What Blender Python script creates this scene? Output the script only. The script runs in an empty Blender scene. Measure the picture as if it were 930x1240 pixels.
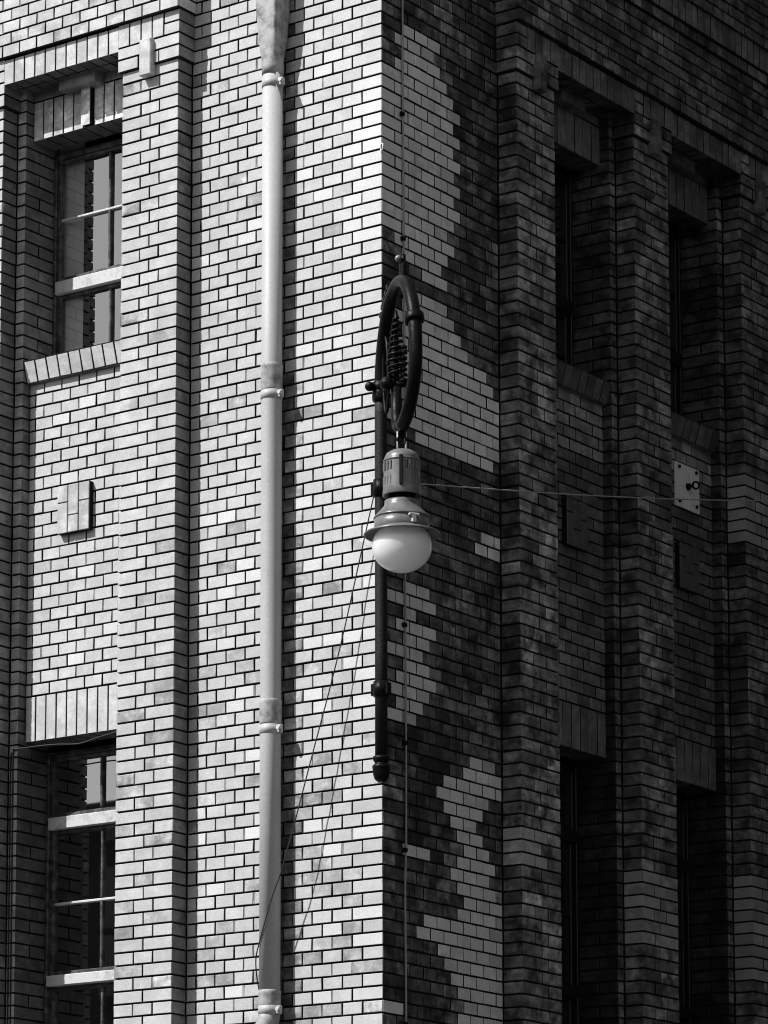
import bpy, math, random
from mathutils import Vector, Matrix
random.seed(7)
S = bpy.context.scene
COL = S.collection
H = 0.1270          # header module (one brick header + joint), metres
CO = 0.07           # one brick course, metres
ZT = 9.31           # height of course line 0 above the street
def Z(m): return ZT - CO*m
def gauss(a, b): return random.gauss(a, b)

# ------------------------------------------------------------------ materials
def new_mat(name):
    m = bpy.data.materials.new(name); m.use_nodes = True
    nt = m.node_tree; b = nt.nodes['Principled BSDF']
    return m, nt, b
def N(nt, typ, **kw):
    n = nt.nodes.new(typ)
    for k, v in kw.items(): setattr(n, k, v)
    return n
def math_node(nt, op, a, b=None, c=None, clamp=False):
    n = N(nt, 'ShaderNodeMath', operation=op); n.use_clamp = clamp
    for i, v in enumerate((a, b, c)):
        if v is None: continue
        if isinstance(v, (int, float)): n.inputs[i].default_value = v
        else: nt.links.new(v, n.inputs[i])
    return n.outputs[0]
def noise(nt, vec, scale, detail=4, rough=.55):
    n = N(nt, 'ShaderNodeTexNoise'); n.inputs['Scale'].default_value = scale
    n.inputs['Detail'].default_value = detail; n.inputs['Roughness'].default_value = rough
    nt.links.new(vec, n.inputs['Vector']); return n.outputs['Fac']
def maprange(nt, v, a, b, c, d):
    n = N(nt, 'ShaderNodeMapRange'); n.clamp = True
    for i, x in zip((1, 2, 3, 4), (a, b, c, d)): n.inputs[i].default_value = x
    nt.links.new(v, n.inputs[0]); return n.outputs[0]
def coords(nt):
    return N(nt, 'ShaderNodeTexCoord').outputs['Object']
def grey(nt, v):
    c = N(nt, 'ShaderNodeCombineColor')
    for i in range(3): nt.links.new(v, c.inputs[i])
    return c.outputs[0]

def brick_material():
    m, nt, b = new_mat('glazed_brick')
    at = N(nt, 'ShaderNodeAttribute', attribute_name='tone')
    sp = N(nt, 'ShaderNodeSeparateColor'); nt.links.new(at.outputs['Color'], sp.inputs[0])
    tone, grime, rnd = sp.outputs
    co = coords(nt)
    vo_ = N(nt, 'ShaderNodeVectorMath', operation='SCALE'); vo_.inputs[0].default_value = (31.7, 17.3, 23.9); nt.links.new(rnd, vo_.inputs['Scale'])
    va = N(nt, 'ShaderNodeVectorMath', operation='ADD'); nt.links.new(co, va.inputs[0]); nt.links.new(vo_.outputs[0], va.inputs[1])
    cb = va.outputs[0]
    n1 = noise(nt, cb, 17, 7, .66)
    n2 = noise(nt, co, 85, 3, .6)
    n3 = noise(nt, co, 2.1, 3, .5)
    # streaks that run down the wall
    mp = N(nt, 'ShaderNodeMapping'); mp.inputs['Scale'].default_value = (7, 7, 34); nt.links.new(cb, mp.inputs[0])
    n4 = noise(nt, mp.outputs[0], 1, 4, .6)
    blot = maprange(nt, n1, .34, .68, .42, 1.45)
    strk = maprange(nt, n4, .36, .64, .72, 1.22)
    dirt = math_node(nt, 'MULTIPLY', blot, strk)
    soot = noise(nt, co, 7.5, 7, .66)
    dirt = math_node(nt, 'MULTIPLY', dirt, maprange(nt, soot, .40, .57, .16, 1.45))
    mixd = N(nt, 'ShaderNodeMix', data_type='FLOAT')
    nt.links.new(grime, mixd.inputs[0]); mixd.inputs[2].default_value = 1.0; nt.links.new(dirt, mixd.inputs[3])
    v = math_node(nt, 'MULTIPLY', tone, mixd.outputs[0])
    n5 = noise(nt, cb, 210, 2, .6)
    fine = math_node(nt, 'MULTIPLY', maprange(nt, n2, .3, .7, .91, 1.07), maprange(nt, n5, .3, .7, .93, 1.06))
    v = math_node(nt, 'MULTIPLY', v, fine)
    broad = maprange(nt, n3, .3, .7, .92, 1.07)
    v = math_node(nt, 'MULTIPLY', v, broad)
    # small pits and spots in the glaze
    vo = N(nt, 'ShaderNodeTexVoronoi'); vo.inputs['Scale'].default_value = 75; nt.links.new(co, vo.inputs['Vector'])
    spot = maprange(nt, vo.outputs['Distance'], .10, .22, 1, 0)
    gate = maprange(nt, noise(nt, cb, 6.5, 2), .47, .62, 0, 1)
    spot = math_node(nt, 'MULTIPLY', spot, gate)
    spot = math_node(nt, 'MULTIPLY', spot, math_node(nt, 'MULTIPLY_ADD', grime, .5, .30))
    v = math_node(nt, 'MULTIPLY', v, math_node(nt, 'SUBTRACT', 1, spot))
    sc = maprange(nt, noise(nt, mp.outputs[0], 2.3, 5, .7), .66, .78, 0, 1)
    sc = math_node(nt, 'MULTIPLY', sc, maprange(nt, grime, .55, .85, 0, .16))
    v = math_node(nt, 'ADD', v, sc)
    nt.links.new(grey(nt, v), b.inputs['Base Color'])
    nt.links.new(math_node(nt, 'MULTIPLY_ADD', grime, .35, .32), b.inputs['Roughness'])
    b.inputs['Specular IOR Level'].default_value = .35
    bp = N(nt, 'ShaderNodeBump'); bp.inputs['Strength'].default_value = .25; bp.inputs['Distance'].default_value = .002
    hh = math_node(nt, 'MULTIPLY_ADD', n1, 2.0, n2)
    nt.links.new(hh, bp.inputs['Height']); nt.links.new(bp.outputs[0], b.inputs['Normal'])
    return m
def simple(name, val, rough=.5, spec=.5, amp=.15, scale=20, bump=0, metal=0, coat=0):
    m, nt, b = new_mat(name); co = coords(nt)
    n = noise(nt, co, scale, 6, .6)
    v = maprange(nt, n, .3, .7, val*(1-amp), val*(1+amp))
    nt.links.new(grey(nt, v), b.inputs['Base Color'])
    b.inputs['Roughness'].default_value = rough; b.inputs['Specular IOR Level'].default_value = spec
    b.inputs['Metallic'].default_value = metal; b.inputs['Coat Weight'].default_value = coat
    if bump:
        bp = N(nt, 'ShaderNodeBump'); bp.inputs['Strength'].default_value = bump; bp.inputs['Distance'].default_value = .004
        nt.links.new(n, bp.inputs['Height']); nt.links.new(bp.outputs[0], b.inputs['Normal'])
    return m
def stained(name, val, dark, rough, lo, hi, scale=9):
    m, nt, b = new_mat(name); co = coords(nt)
    n = noise(nt, co, scale, 7, .65); f = noise(nt, co, 90, 3)
    v = maprange(nt, n, lo, hi, dark, val)
    v = math_node(nt, 'MULTIPLY', v, maprange(nt, f, .3, .7, .9, 1.08))
    nt.links.new(grey(nt, v), b.inputs['Base Color']); b.inputs['Roughness'].default_value = rough
    bp = N(nt, 'ShaderNodeBump'); bp.inputs['Strength'].default_value = .25; bp.inputs['Distance'].default_value = .003
    nt.links.new(n, bp.inputs['Height']); nt.links.new(bp.outputs[0], b.inputs['Normal'])
    return m
M = {}
M['brick'] = brick_material()
M['mortar'] = simple('dark_mortar', .010, .9, .2, .4, 60, .5)
M['core'] = simple('dark_interior', .012, .9, .1)
M['white_paint'] = stained('weathered_white_paint', .55, .33, .5, .30, .5, 14)
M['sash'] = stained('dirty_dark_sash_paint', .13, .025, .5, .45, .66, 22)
M['sash_shaded'] = simple('shaded_sash_paint', .004, .5)  # sash paint blackened to hold the shade of the side face
M['blind'] = simple('grey_blind_cloth', .80, .9, .1, .03, 3)
M['pipe'] = stained('painted_cast_iron', .40, .35, .55, .25, .6, 4)
M['pipe_rust'] = stained('corroded_cast_iron', .38, .14, .6, .34, .56, 16)
M['black_iron'] = simple('black_painted_iron', .006, .32, .09, .5, 90, .6)
M['pitted_iron'] = simple('pitted_black_iron', .010, .5, .2, .8, 130, 1.0)
M['lamp_metal'] = stained('grey_lamp_metal', .165, .095, .30, .3, .6, 14)
M['lamp_metal'].node_tree.nodes['Principled BSDF'].inputs['Specular IOR Level'].default_value = .55
M['lamp_dark'] = simple('dark_lamp_metal', .008, .6, .15)
M['galv'] = simple('galvanised_metal', .55, .45, .5, .2, 50, .2)
M['cable'] = simple('grey_cable', .32, .6, .3, .2, 40)
M['black_cable'] = simple('black_cable', .02, .6, .3)
M['plate'] = stained('painted_steel_plate', .86, .70, .5, .3, .5, 9)
M['stone'] = simple('grey_stone', .30, .8, .3, .25, 8, .4)
M['asphalt'] = simple('asphalt', .055, .9, .3, .35, 60, .5)
M['paving'] = simple('paving_concrete', .16, .85, .3, .2, 5, .3)
M['far_brick'] = simple('dark_render', .045, .85, .2, .3, 3, .3)
def globe_mat():
    m, nt, b = new_mat('opal_glass')
    co = coords(nt); n = noise(nt, co, 9, 5); f = noise(nt, co, 60, 3)
    v = math_node(nt, 'MULTIPLY', maprange(nt, n, .3, .7, .955, .985), maprange(nt, f, .3, .55, .985, 1))
    nt.links.new(grey(nt, v), b.inputs['Base Color'])
    b.inputs['Roughness'].default_value = .13; b.inputs['IOR'].default_value = 1.5
    b.inputs['Subsurface Weight'].default_value = .78; b.inputs['Subsurface Radius'].default_value = (.32, .32, .32); b.inputs['Subsurface Scale'].default_value = 1.0
    return m
M['globe'] = globe_mat()
def pane_mat():
    m, nt, b = new_mat('window_glass'); nt.nodes.remove(b)
    out = nt.nodes['Material Output']
    tr = N(nt, 'ShaderNodeBsdfTransparent'); tr.inputs[0].default_value = (.97, .97, .97, 1)
    gl = N(nt, 'ShaderNodeBsdfAnisotropic') if False else N(nt, 'ShaderNodeBsdfGlossy'); gl.inputs['Roughness'].default_value = .012
    co = coords(nt); n = noise(nt, co, 1.3, 1)
    bp = N(nt, 'ShaderNodeBump'); bp.inputs['Strength'].default_value = .02; bp.inputs['Distance'].default_value = .01
    nt.links.new(n, bp.inputs['Height']); nt.links.new(bp.outputs[0], gl.inputs['Normal'])
    mx = N(nt, 'ShaderNodeMixShader'); mx.inputs[0].default_value = .40; nt.links.new(tr.outputs[0], mx.inputs[1]); nt.links.new(gl.outputs[0], mx.inputs[2])
    nt.links.new(mx.outputs[0], out.inputs['Surface'])
    return m
M['glass'] = pane_mat()

# ------------------------------------------------------------------ mesh helpers
class MB:
    def __init__(s): s.v = []; s.f = []; s.c = []; s.mi = []; s.sm = []
    def quad(s, pts, c=(.3, .3, 0), mi=0, smooth=False):
        i = len(s.v); s.v += [tuple(p) for p in pts]; s.f.append(tuple(range(i, i+len(pts)))); s.c.append(c); s.mi.append(mi); s.sm.append(smooth)
    def box(s, a, b, bev=0.0, c=(.3, .3, 0), mi=0):
        x0, y0, z0 = [min(p, q) for p, q in zip(a, b)]; x1, y1, z1 = [max(p, q) for p, q in zip(a, b)]
        s.obox(Vector(((x0+x1)/2, (y0+y1)/2, (z0+z1)/2)), Vector((1, 0, 0)), Vector((0, 1, 0)), Vector((0, 0, 1)), ((x1-x0)/2, (y1-y0)/2, (z1-z0)/2), bev, c, mi)
    def obox(s, o, X, Y, Zv, h, bev=0.0, c=(.3, .3, 0), mi=0):
        bev = min(bev, min(h)*.45)
        def P(x, y, z): return o + X*x + Y*y + Zv*z
        hx, hy, hz = h
        # three-plane chamfered box
        i0 = len(s.v); idx = {}
        for sx in (-1, 1):
            for sy in (-1, 1):
                for sz in (-1, 1):
                    idx[sx, sy, sz] = (len(s.v), len(s.v)+1, len(s.v)+2)
                    s.v += [tuple(P(sx*hx, sy*(hy-bev), sz*(hz-bev))), tuple(P(sx*(hx-bev), sy*hy, sz*(hz-bev))), tuple(P(sx*(hx-bev), sy*(hy-bev), sz*hz))]
        def add(f):
            s.f.append(tuple(f)); s.c.append(c); s.mi.append(mi); s.sm.append(False)
        for sx in (-1, 1):
            r = [idx[sx, a, b][0] for a, b in ((-1, -1), (1, -1), (1, 1), (-1, 1))]; add(r if sx > 0 else r[::-1])
        for sy in (-1, 1):
            r = [idx[a, sy, b][1] for a, b in ((-1, -1), (1, -1), (1, 1), (-1, 1))]; add(r[::-1] if sy > 0 else r)
        for sz in (-1, 1):
            r = [idx[a, b, sz][2] for a, b in ((-1, -1), (1, -1), (1, 1), (-1, 1))]; add(r if sz > 0 else r[::-1])
        if bev > 0:
            for sx in (-1, 1):
                for sy in (-1, 1):
                    r = [idx[sx, sy, -1][0], idx[sx, sy, -1][1], idx[sx, sy, 1][1], idx[sx, sy, 1][0]]; add(r if sx*sy > 0 else r[::-1])
                for sz in (-1, 1):
                    r = [idx[sx, -1, sz][0], idx[sx, 1, sz][0], idx[sx, 1, sz][2], idx[sx, -1, sz][2]]; add(r if sx*sz > 0 else r[::-1])
            for sy in (-1, 1):
                for sz in (-1, 1):
                    r = [idx[-1, sy, sz][1], idx[-1, sy, sz][2], idx[1, sy, sz][2], idx[1, sy, sz][1]]; add(r if sy*sz > 0 else r[::-1])
            for sx in (-1, 1):
                for sy in (-1, 1):
                    for sz in (-1, 1):
                        r = list(idx[sx, sy, sz]); add(r if sx*sy*sz > 0 else r[::-1])
    def rings(s, rings, close=True, cap0=True, cap1=True, c=(.3, .3, 0), mi=0, smooth=True):
        n = len(rings[0]); i = len(s.v)
        for r in rings: s.v += [tuple(p) for p in r]
        for k in range(len(rings)-1):
            for j in range(n if close else n-1):
                j2 = (j+1) % n
                s.f.append((i+k*n+j, i+k*n+j2, i+(k+1)*n+j2, i+(k+1)*n+j)); s.c.append(c); s.mi.append(mi); s.sm.append(smooth)
        if cap0: s.f.append(tuple(i+j for j in range(n))[::-1]); s.c.append(c); s.mi.append(mi); s.sm.append(False)
        if cap1: s.f.append(tuple(i+(len(rings)-1)*n+j for j in range(n))); s.c.append(c); s.mi.append(mi); s.sm.append(False)
    def lathe(s, cx, cy, prof, n=32, cap0=True, cap1=True, mi=0):
        # prof: list of (radius, z) from bottom up or top down
        R = [[(cx+r*math.cos(2*math.pi*k/n), cy+r*math.sin(2*math.pi*k/n), z) for k in range(n)] for r, z in prof]
        s.rings(R, True, cap0, cap1, mi=mi)
    def tube(s, pts, rad, n=10, caps=True, mi=0):
        pts = [Vector(p) for p in pts]
        if not hasattr(rad, '__len__'): rad = [rad]*len(pts)
        R = []; prev = None
        for k, p in enumerate(pts):
            t = (pts[min(k+1, len(pts)-1)]-pts[max(k-1, 0)]).normalized()
            if prev is None:
                a = Vector((0, 0, 1)) if abs(t.z) < .9 else Vector((1, 0, 0))
                u = t.cross(a).normalized()
            else:
                u = (prev - t*prev.dot(t)).normalized()
            prev = u; w = t.cross(u)
            R.append([p+(u*math.cos(2*math.pi*j/n)+w*math.sin(2*math.pi*j/n))*rad[k] for j in range(n)])
        s.rings(R, True, caps, caps, mi=mi)
    def sphere(s, c, r, n=16, sq=1.0, mi=0):
        s.lathe(c[0], c[1], [(max(r*math.sin(math.pi*k/n), .0004), c[2]-r*sq*math.cos(math.pi*k/n)) for k in range(n+1)], 2*n, mi=mi)
    def build(s, name, mats, parent=None, tone=False):
        me = bpy.data.meshes.new(name); me.from_pydata(s.v, [], s.f)
        if not isinstance(mats, (list, tuple)): mats = [mats]
        for m in mats: me.materials.append(m)
        me.polygons.foreach_set('material_index', s.mi)
        me.polygons.foreach_set('use_smooth', s.sm)
        if tone:
            a = me.attributes.new('tone', 'FLOAT_COLOR', 'FACE')
            flat = []
            for c in s.c: flat += [c[0], c[1], c[2], 1.0]
            a.data.foreach_set('color', flat)
        me.update(); o = bpy.data.objects.new(name, me); COL.objects.link(o)
        if parent is not None: o.parent = parent
        return o
def tag(o, label=None, cat=None, group=None, kind=None):
    for k, v in (('label', label), ('category', cat), ('group', group), ('kind', kind)):
        if v: o[k] = v
    return o
def empty(name, loc=(0, 0, 0)):
    o = bpy.data.objects.new(name, None); o.empty_display_size = .2; COL.objects.link(o); o.location = loc; return o
def keep(child, parent):
    child.parent = parent; child.matrix_parent_inverse = Matrix.Translation(-Vector(parent.location)); return child

# ------------------------------------------------------------------ brick laying
BED, PERP, CH, DEEP, MD = .0098, .0087, .0020, .015, .0100
class Frame:
    """A flat brick face: origin P, along T, down V, outward n (metres)."""
    def __init__(s, P, T, V, n): s.P, s.T, s.V, s.n = Vector(P), Vector(T), Vector(V), Vector(n); s.flip = s.T.cross(s.V).dot(s.n) > 0
    def at(s, a, v, d): return s.P + s.T*a + s.V*v - s.n*d
def put(mb, F, pts, c, mi=0):
    P = [F.at(*p) for p in pts]
    if F.flip is False: P = P[::-1]
    mb.quad(P, c, mi)
def brick(mb, F, a0, a1, v0, v1, c, m=(0, 0, 0, 0), off=0.0):
    """a0..a1 along, v0..v1 down; m: mitre flags (a0,a1,v0,v1)."""
    e = [0.0]*8
    worn = c[1] > .55
    jj = .0022 if worn else .0011
    j = lambda: random.uniform(-jj, jj)
    ch = CH*(1.9 if worn else 1)
    def ring(d, ins):
        x = []
        for k, (base, sg) in enumerate(((a0, 1), (a1, -1), (v0, 1), (v1, -1))):
            x.append(base + sg*(ins[k]))
        return [(x[0], x[2], d), (x[1], x[2], d), (x[1], x[3], d), (x[0], x[3], d)]
    t = [random.uniform(-.0008, .0008) for _ in range(2)]
    r0 = ring(0, [ch]*4)
    r1 = ring(ch, [ch*.9 if k else 0 for k in m])
    r2 = ring(DEEP, [DEEP if k else 0 for k in m])
    hm = any(m)
    r0 = [(p[0]+((1 if k in (0, 3) else -1)*abs(gauss(0, .0018)) if (m[0] if k in (0, 3) else m[1]) else 0), p[1], p[2]) for k, p in enumerate(r0)]
    jit = [(0 if hm else j(), 0 if hm else j()) for _ in range(4)]
    r0 = [(p[0]+q[0], p[1]+q[1], p[2]-off+(0 if hm else (t[0]*(1 if k in (1, 2) else -1)+t[1]*(1 if k > 1 else -1)))) for k, (p, q) in enumerate(zip(r0, jit))]
    r1 = [(p[0]+q[0], p[1]+q[1], p[2]-off) for p, q in zip(r1, jit)]
    put(mb, F, r0, c)
    # some joints are buttered flush and pale
    pale = [random.random() < .13 for _ in range(4)]; lc = (c[0]*random.uniform(.35, .8), .5, c[2])
    for q, (A, B) in enumerate(((r0, r1), (r1, r2))):
        for k in range(4):
            k2 = (k+1) % 4
            if q and pale[k] and not hm:
                # mortar filled out almost to the face
                ex = [(x[0]+(0, -1, 0, 1)[k]*0, x[1], x[2]) for x in (B[k], B[k2])]
                put(mb, F, [A[k], B[k], B[k2], A[k2]], lc, 0)
                if k in (1, 3):
                    sg = 1 if k == 1 else -1
                    put(mb, F, [(A[k][0], A[k][1], A[k][2]+.002), (A[k][0]+sg*PERP*.62, A[k][1], A[k][2]+.003), (A[k2][0]+sg*PERP*.62, A[k2][1], A[k2][2]+.003), (A[k2][0], A[k2][1], A[k2][2]+.002)], lc, 0)
            else:
                put(mb, F, [A[k], B[k], B[k2], A[k2]], c, q)
def laid(mb, F, joints, m0, m1, tonef, mit=(0, 0), top=None, first=0, bed=BED, vm=(0, 0)):
    """courses m0..m1-1 of F (v measured from course m0), joints(row) -> list of along positions (metres)."""
    for r in range(m0, m1):
        js = joints(r)
        for k in range(len(js)-1):
            a0, a1 = js[k], js[k+1]
            ml = 1 if (k == 0 and mit[0]) else 0; mr = 1 if (k == len(js)-2 and mit[1]) else 0
            if not ml: a0 += PERP/2
            if not mr: a1 -= PERP/2
            if a1-a0 < .012: continue
            v0 = (r-m0)*CO+bed/2; v1 = (r-m0+1)*CO-bed/2
            mt = vm[0] if r == m0 else 0; mbm = vm[1] if r == m1-1 else 0
            if mt: v0 -= bed/2
            if mbm: v1 += bed/2
            brick(mb, F, a0, a1, v0, v1, tonef((a0+a1)/2, r), (ml, mr, mt, mbm), gauss(0, .0010))
def sheet(mb, F, a0, a1, v0, v1):
    put(mb, F, [(a0, v0, MD), (a1, v0, MD), (a1, v1, MD), (a0, v1, MD)], (.04, .3, 0), 1)
def wallface(mb, F, A0, A1, m0, m1, joints, tonef, mit=(0, 0), vm=(0, 0), back=(.012, .012)):
    """bricks plus the mortar bed behind them"""
    laid(mb, F, joints, m0, m1, tonef, mit, vm=vm)
    a0 = A0+MD if mit[0] else A0-back[0]
    a1 = A1-MD if mit[1] else A1+back[1]
    sheet(mb, F, a0, a1, MD if vm[0] else -.004, (m1-m0)*CO-(MD if vm[1] else -.004))
def soldiers(mb, F, A0, A1, h, w, tonef, mit=(0, 0), proud=None, vm=(0, 0), shift=0.0):
    n = max(1, round((A1-A0)/w)); w = (A1-A0)/n
    for k in range(n):
        a0, a1 = A0+k*w, A0+(k+1)*w
        ml = k == 0 and mit[0]; mr = k == n-1 and mit[1]
        if not ml: a0 += PERP/2
        if not mr: a1 -= PERP/2
        off = gauss(0, .0007)
        if proud is not None and k == proud: off = .03
        brick(mb, F, a0, a1, 0 if vm[0] else BED/2, h-(0 if vm[1] else BED/2), tonef((a0+a1)/2, k), (int(bool(ml)), int(bool(mr)), vm[0], vm[1]), off)
    sheet(mb, F, A0+(MD if mit[0] else -.01), A1-(MD if mit[1] else -.01), MD if vm[0] else -.002, h-(MD if vm[1] else -.002))

class Fam:
    """plan coordinates of one street face: u along the face from the corner, w outwards (header modules)"""
    def __init__(s, k): s.k = k
    def p(s, u, w, m): return Vector((-u*H, -w*H, Z(m))) if s.k == 'L' else Vector((w*H, u*H, Z(m)))
    def U(s): return Vector((-1, 0, 0)) if s.k == 'L' else Vector((0, 1, 0))
    def W(s): return Vector((0, -1, 0)) if s.k == 'L' else Vector((1, 0, 0))
    def front(s, u, w, m): return Frame(s.p(u, w, m), s.U(), (0, 0, -1), s.W())
    def side(s, u, w, m, sg): return Frame(s.p(u, w, m), s.W(), (0, 0, -1), s.U()*sg)   # along w; faces sg*U
    def soffit(s, u, w, m): return Frame(s.p(u, w, m), s.U(), -s.W(), (0, 0, -1))        # along u, v goes inwards
FL, FR = Fam('L'), Fam('R')

# ---- tones -------------------------------------------------------------
CLEAN_R = {}
def cr(rows, lo, hi):
    for r in rows: CLEAN_R.setdefault(r, []).append((lo, hi))
for r, lo, hi in [(0,1.5,4.5),(1,1,4),(2,1.5,4.5),(3,1,5),(4,0,5.5),(5,0,6),(6,0,5.5),(7,0,6),(8,0,5.5),(9,0,6),(10,0,5.5),(11,0,6),(12,0,5.5),
                  (13,0,6),(14,0,5.5),(15,0,5),(16,0,5.5),(17,1,5),(18,2,4.6),(19,3.4,5),
                  (21,2.5,4.5),(22,1,5),(23,1.5,5.5),(24,1,6),(25,0,7.5),(26,1,8),(27,1,8.5),(28,1,9),(29,0,8.5),(30,1,9),(31,.5,8.5),(32,3,8),
                  (38,7.4,9),(39,7.4,8.6),
                  (44,1,3),(45,0,3.5),(46,1,2.6),(47,1.4,3.5),(48,1,3),(49,0,2.6),(50,1,3),(51,1.4,3.5),(52,0,3),(53,1,2.6),(54,0,2.0),
                  (56,6.5,8.5),(57,6,9),(58,4.5,9),(59,4,8),(60,4.5,7.5),(61,5,7),(62,5.5,7.5),(63,6,8),(64,5.5,8.5),(64,1.5,3.5),(65,5,8),
                  (66,5.5,8.5),(67,6,9),(68,5.5,9),(69,3,9),(70,2.5,9),(71,4,9),(72,4.5,9),(73,5,9),(74,5.5,9),(75,6,9),(76,5.5,9),(77,5,9),
                  (76,0,1.4),(78,5.5,9),(79,4.5,9),(80,3,9)]: cr([r], lo, hi)
PIER_CLEAN_R = {9: [(61, 63, 1.7)], 19: [(62, 67, 9)], 29: [(25, 30, 9), (60, 68, 9)]}
def rnd3(t, g): return (max(.01, t), min(1, max(0, g)), random.random())
def smoothn(x, y, s):
    return .5+.25*(math.sin(x*1.7*s+y*.9*s+1.3)+math.sin(x*.63*s-y*1.31*s+4.1)) + .12*math.sin(x*2.9*s+y*2.3*s)
def tone_dirty(u, r, base=.125, sig=.22):
    n = smoothn(u, r*.55, .8)
    t = base*(.5+1.0*n)*math.exp(gauss(0, sig))
    return rnd3(t, .85+random.uniform(-.2, .15))
def tone_R(u, r):
    for lo, hi in CLEAN_R.get(r, []):
        if lo-.2 <= u <= hi+.2: return rnd3((.80 if r < 40 else .68)*gauss(1, .05)*(1 if hi-u > .6 or random.random() > .25 else .75), random.choice((.06, .1, .22)))
    k = 1.0
    if 53 <= r <= 64 and 1 < u < 4.8: k = .42
    elif 69 <= r <= 76 and u < 4: k = .55
    elif r <= 12 and u > 5.5: k = .62
    elif 32 <= r <= 43 and u > 2.5: k = .7
    elif 18 <= r <= 22: k = .7
    return tone_dirty(u, r, .135*k, .30)
def tone_L(u, r):
    if u < 1.6 and 5 <= r <= 17: return rnd3(gauss(.62, .012), .04)
    t = gauss(.485, .017); g = .10
    if u < 4.4 and r < 46: t *= 1.09 if u < 2.6 else 1.04
    p = .03 + .0085*max(0, r-32)*(1.0 if u < 4.4 else .5) + (.10 if r < 14 and 5.5 < u < 9 else 0)
    n = smoothn(u*1.3, r*.7, .55)
    if random.random() < min(.7, p*(.35+1.3*n)):
        t = gauss(.385, .045); g = random.uniform(.25, .6)
    elif random.random() < .045+(.10 if r > 34 else 0):
        t = gauss(.60, .02); g = .05
    if 4.6 < u < 5.7: t *= random.uniform(.16, .42) if r > 26 else random.uniform(.28, .55); g = .8  # pipe's shadow painted into the bricks beside it, with soot lower down
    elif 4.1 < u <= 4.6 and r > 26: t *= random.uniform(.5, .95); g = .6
    return rnd3(t, g)
def tone_Lp(u, r):
    t = gauss(.48, .018); g = .12
    if random.random() < .05+.0022*max(0, r): t = gauss(.39, .045); g = random.uniform(.3, .7)
    return rnd3(t, g)
def tone_Lshade(u, r): return rnd3(gauss(.175, .025), random.uniform(.2, .6))  # front brick darkened: shade of the side faces put into the tone
def tone_soffit(u, r): return rnd3(gauss(.13, .02), .4)  # undersides darkened, their shade put into the tone
def tone_Lfrieze(u, r):
    t = gauss(.50, .026); g = .18
    if random.random() < .2: t = gauss(.42, .04); g = .5
    return rnd3(t, g)
def tone_sold(u, k): return rnd3(gauss(.50, .03), .25)
def tone_solR(u, k): return rnd3(gauss(.15, .03), .55)

# ------------------------------------------------------------------ the building
B = empty('brick_building', (-2, 2, 0))
tag(B, 'glazed brick corner building with piers and recessed windows, sunlit front and sooty shaded side', 'building')
def part(name, mb, mats, label=None, tone=True):
    o = mb.build(name, mats, None, tone); keep(o, B)
    if label: o['label'] = label
    return o
BM = [M['brick'], M['mortar']]
MT, MBOT = -30, 100

def header_joints(length, odd_first):
    """odd rows begin with a 1.5 brick, even rows with one header"""
    def f(r):
        st = 1.5 if (r % 2 == odd_first) else 1.0
        js = [0.0]; x = st
        while x < length-.26: js.append(x*H); x += 1.0
        js.append(length*H); return js
    return f
def pier_joints(w, par):
    def f(r):
        k = w/3.0
        return [0, 1.5*k*H, 3*k*H] if r % 2 == par else [0, k*H, 2*k*H, 3*k*H]
    return f
def one(length): return lambda r: [0, length*H]
def reveal_joints(length, par):
    return lambda r: [0, length*H] if r % 2 == par else [0, .58*length*H, length*H]

# main wall strips beside the corner
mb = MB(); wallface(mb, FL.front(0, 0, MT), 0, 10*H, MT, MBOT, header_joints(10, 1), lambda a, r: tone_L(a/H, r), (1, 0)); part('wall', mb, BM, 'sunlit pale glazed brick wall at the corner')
mb = MB(); wallface(mb, FR.front(0, 0, MT), 0, 9*H, MT, MBOT, header_joints(9, 0), lambda a, r: tone_R(a/H, r), (1, 0)); part('wall', mb, BM, 'shaded wall with clean brick patches in black soot')
DA, DB, DC, DC2, DD = 1.15, 1.35, 1.47, 1.59, 1.72     # how far the stepped bands stand out

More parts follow.
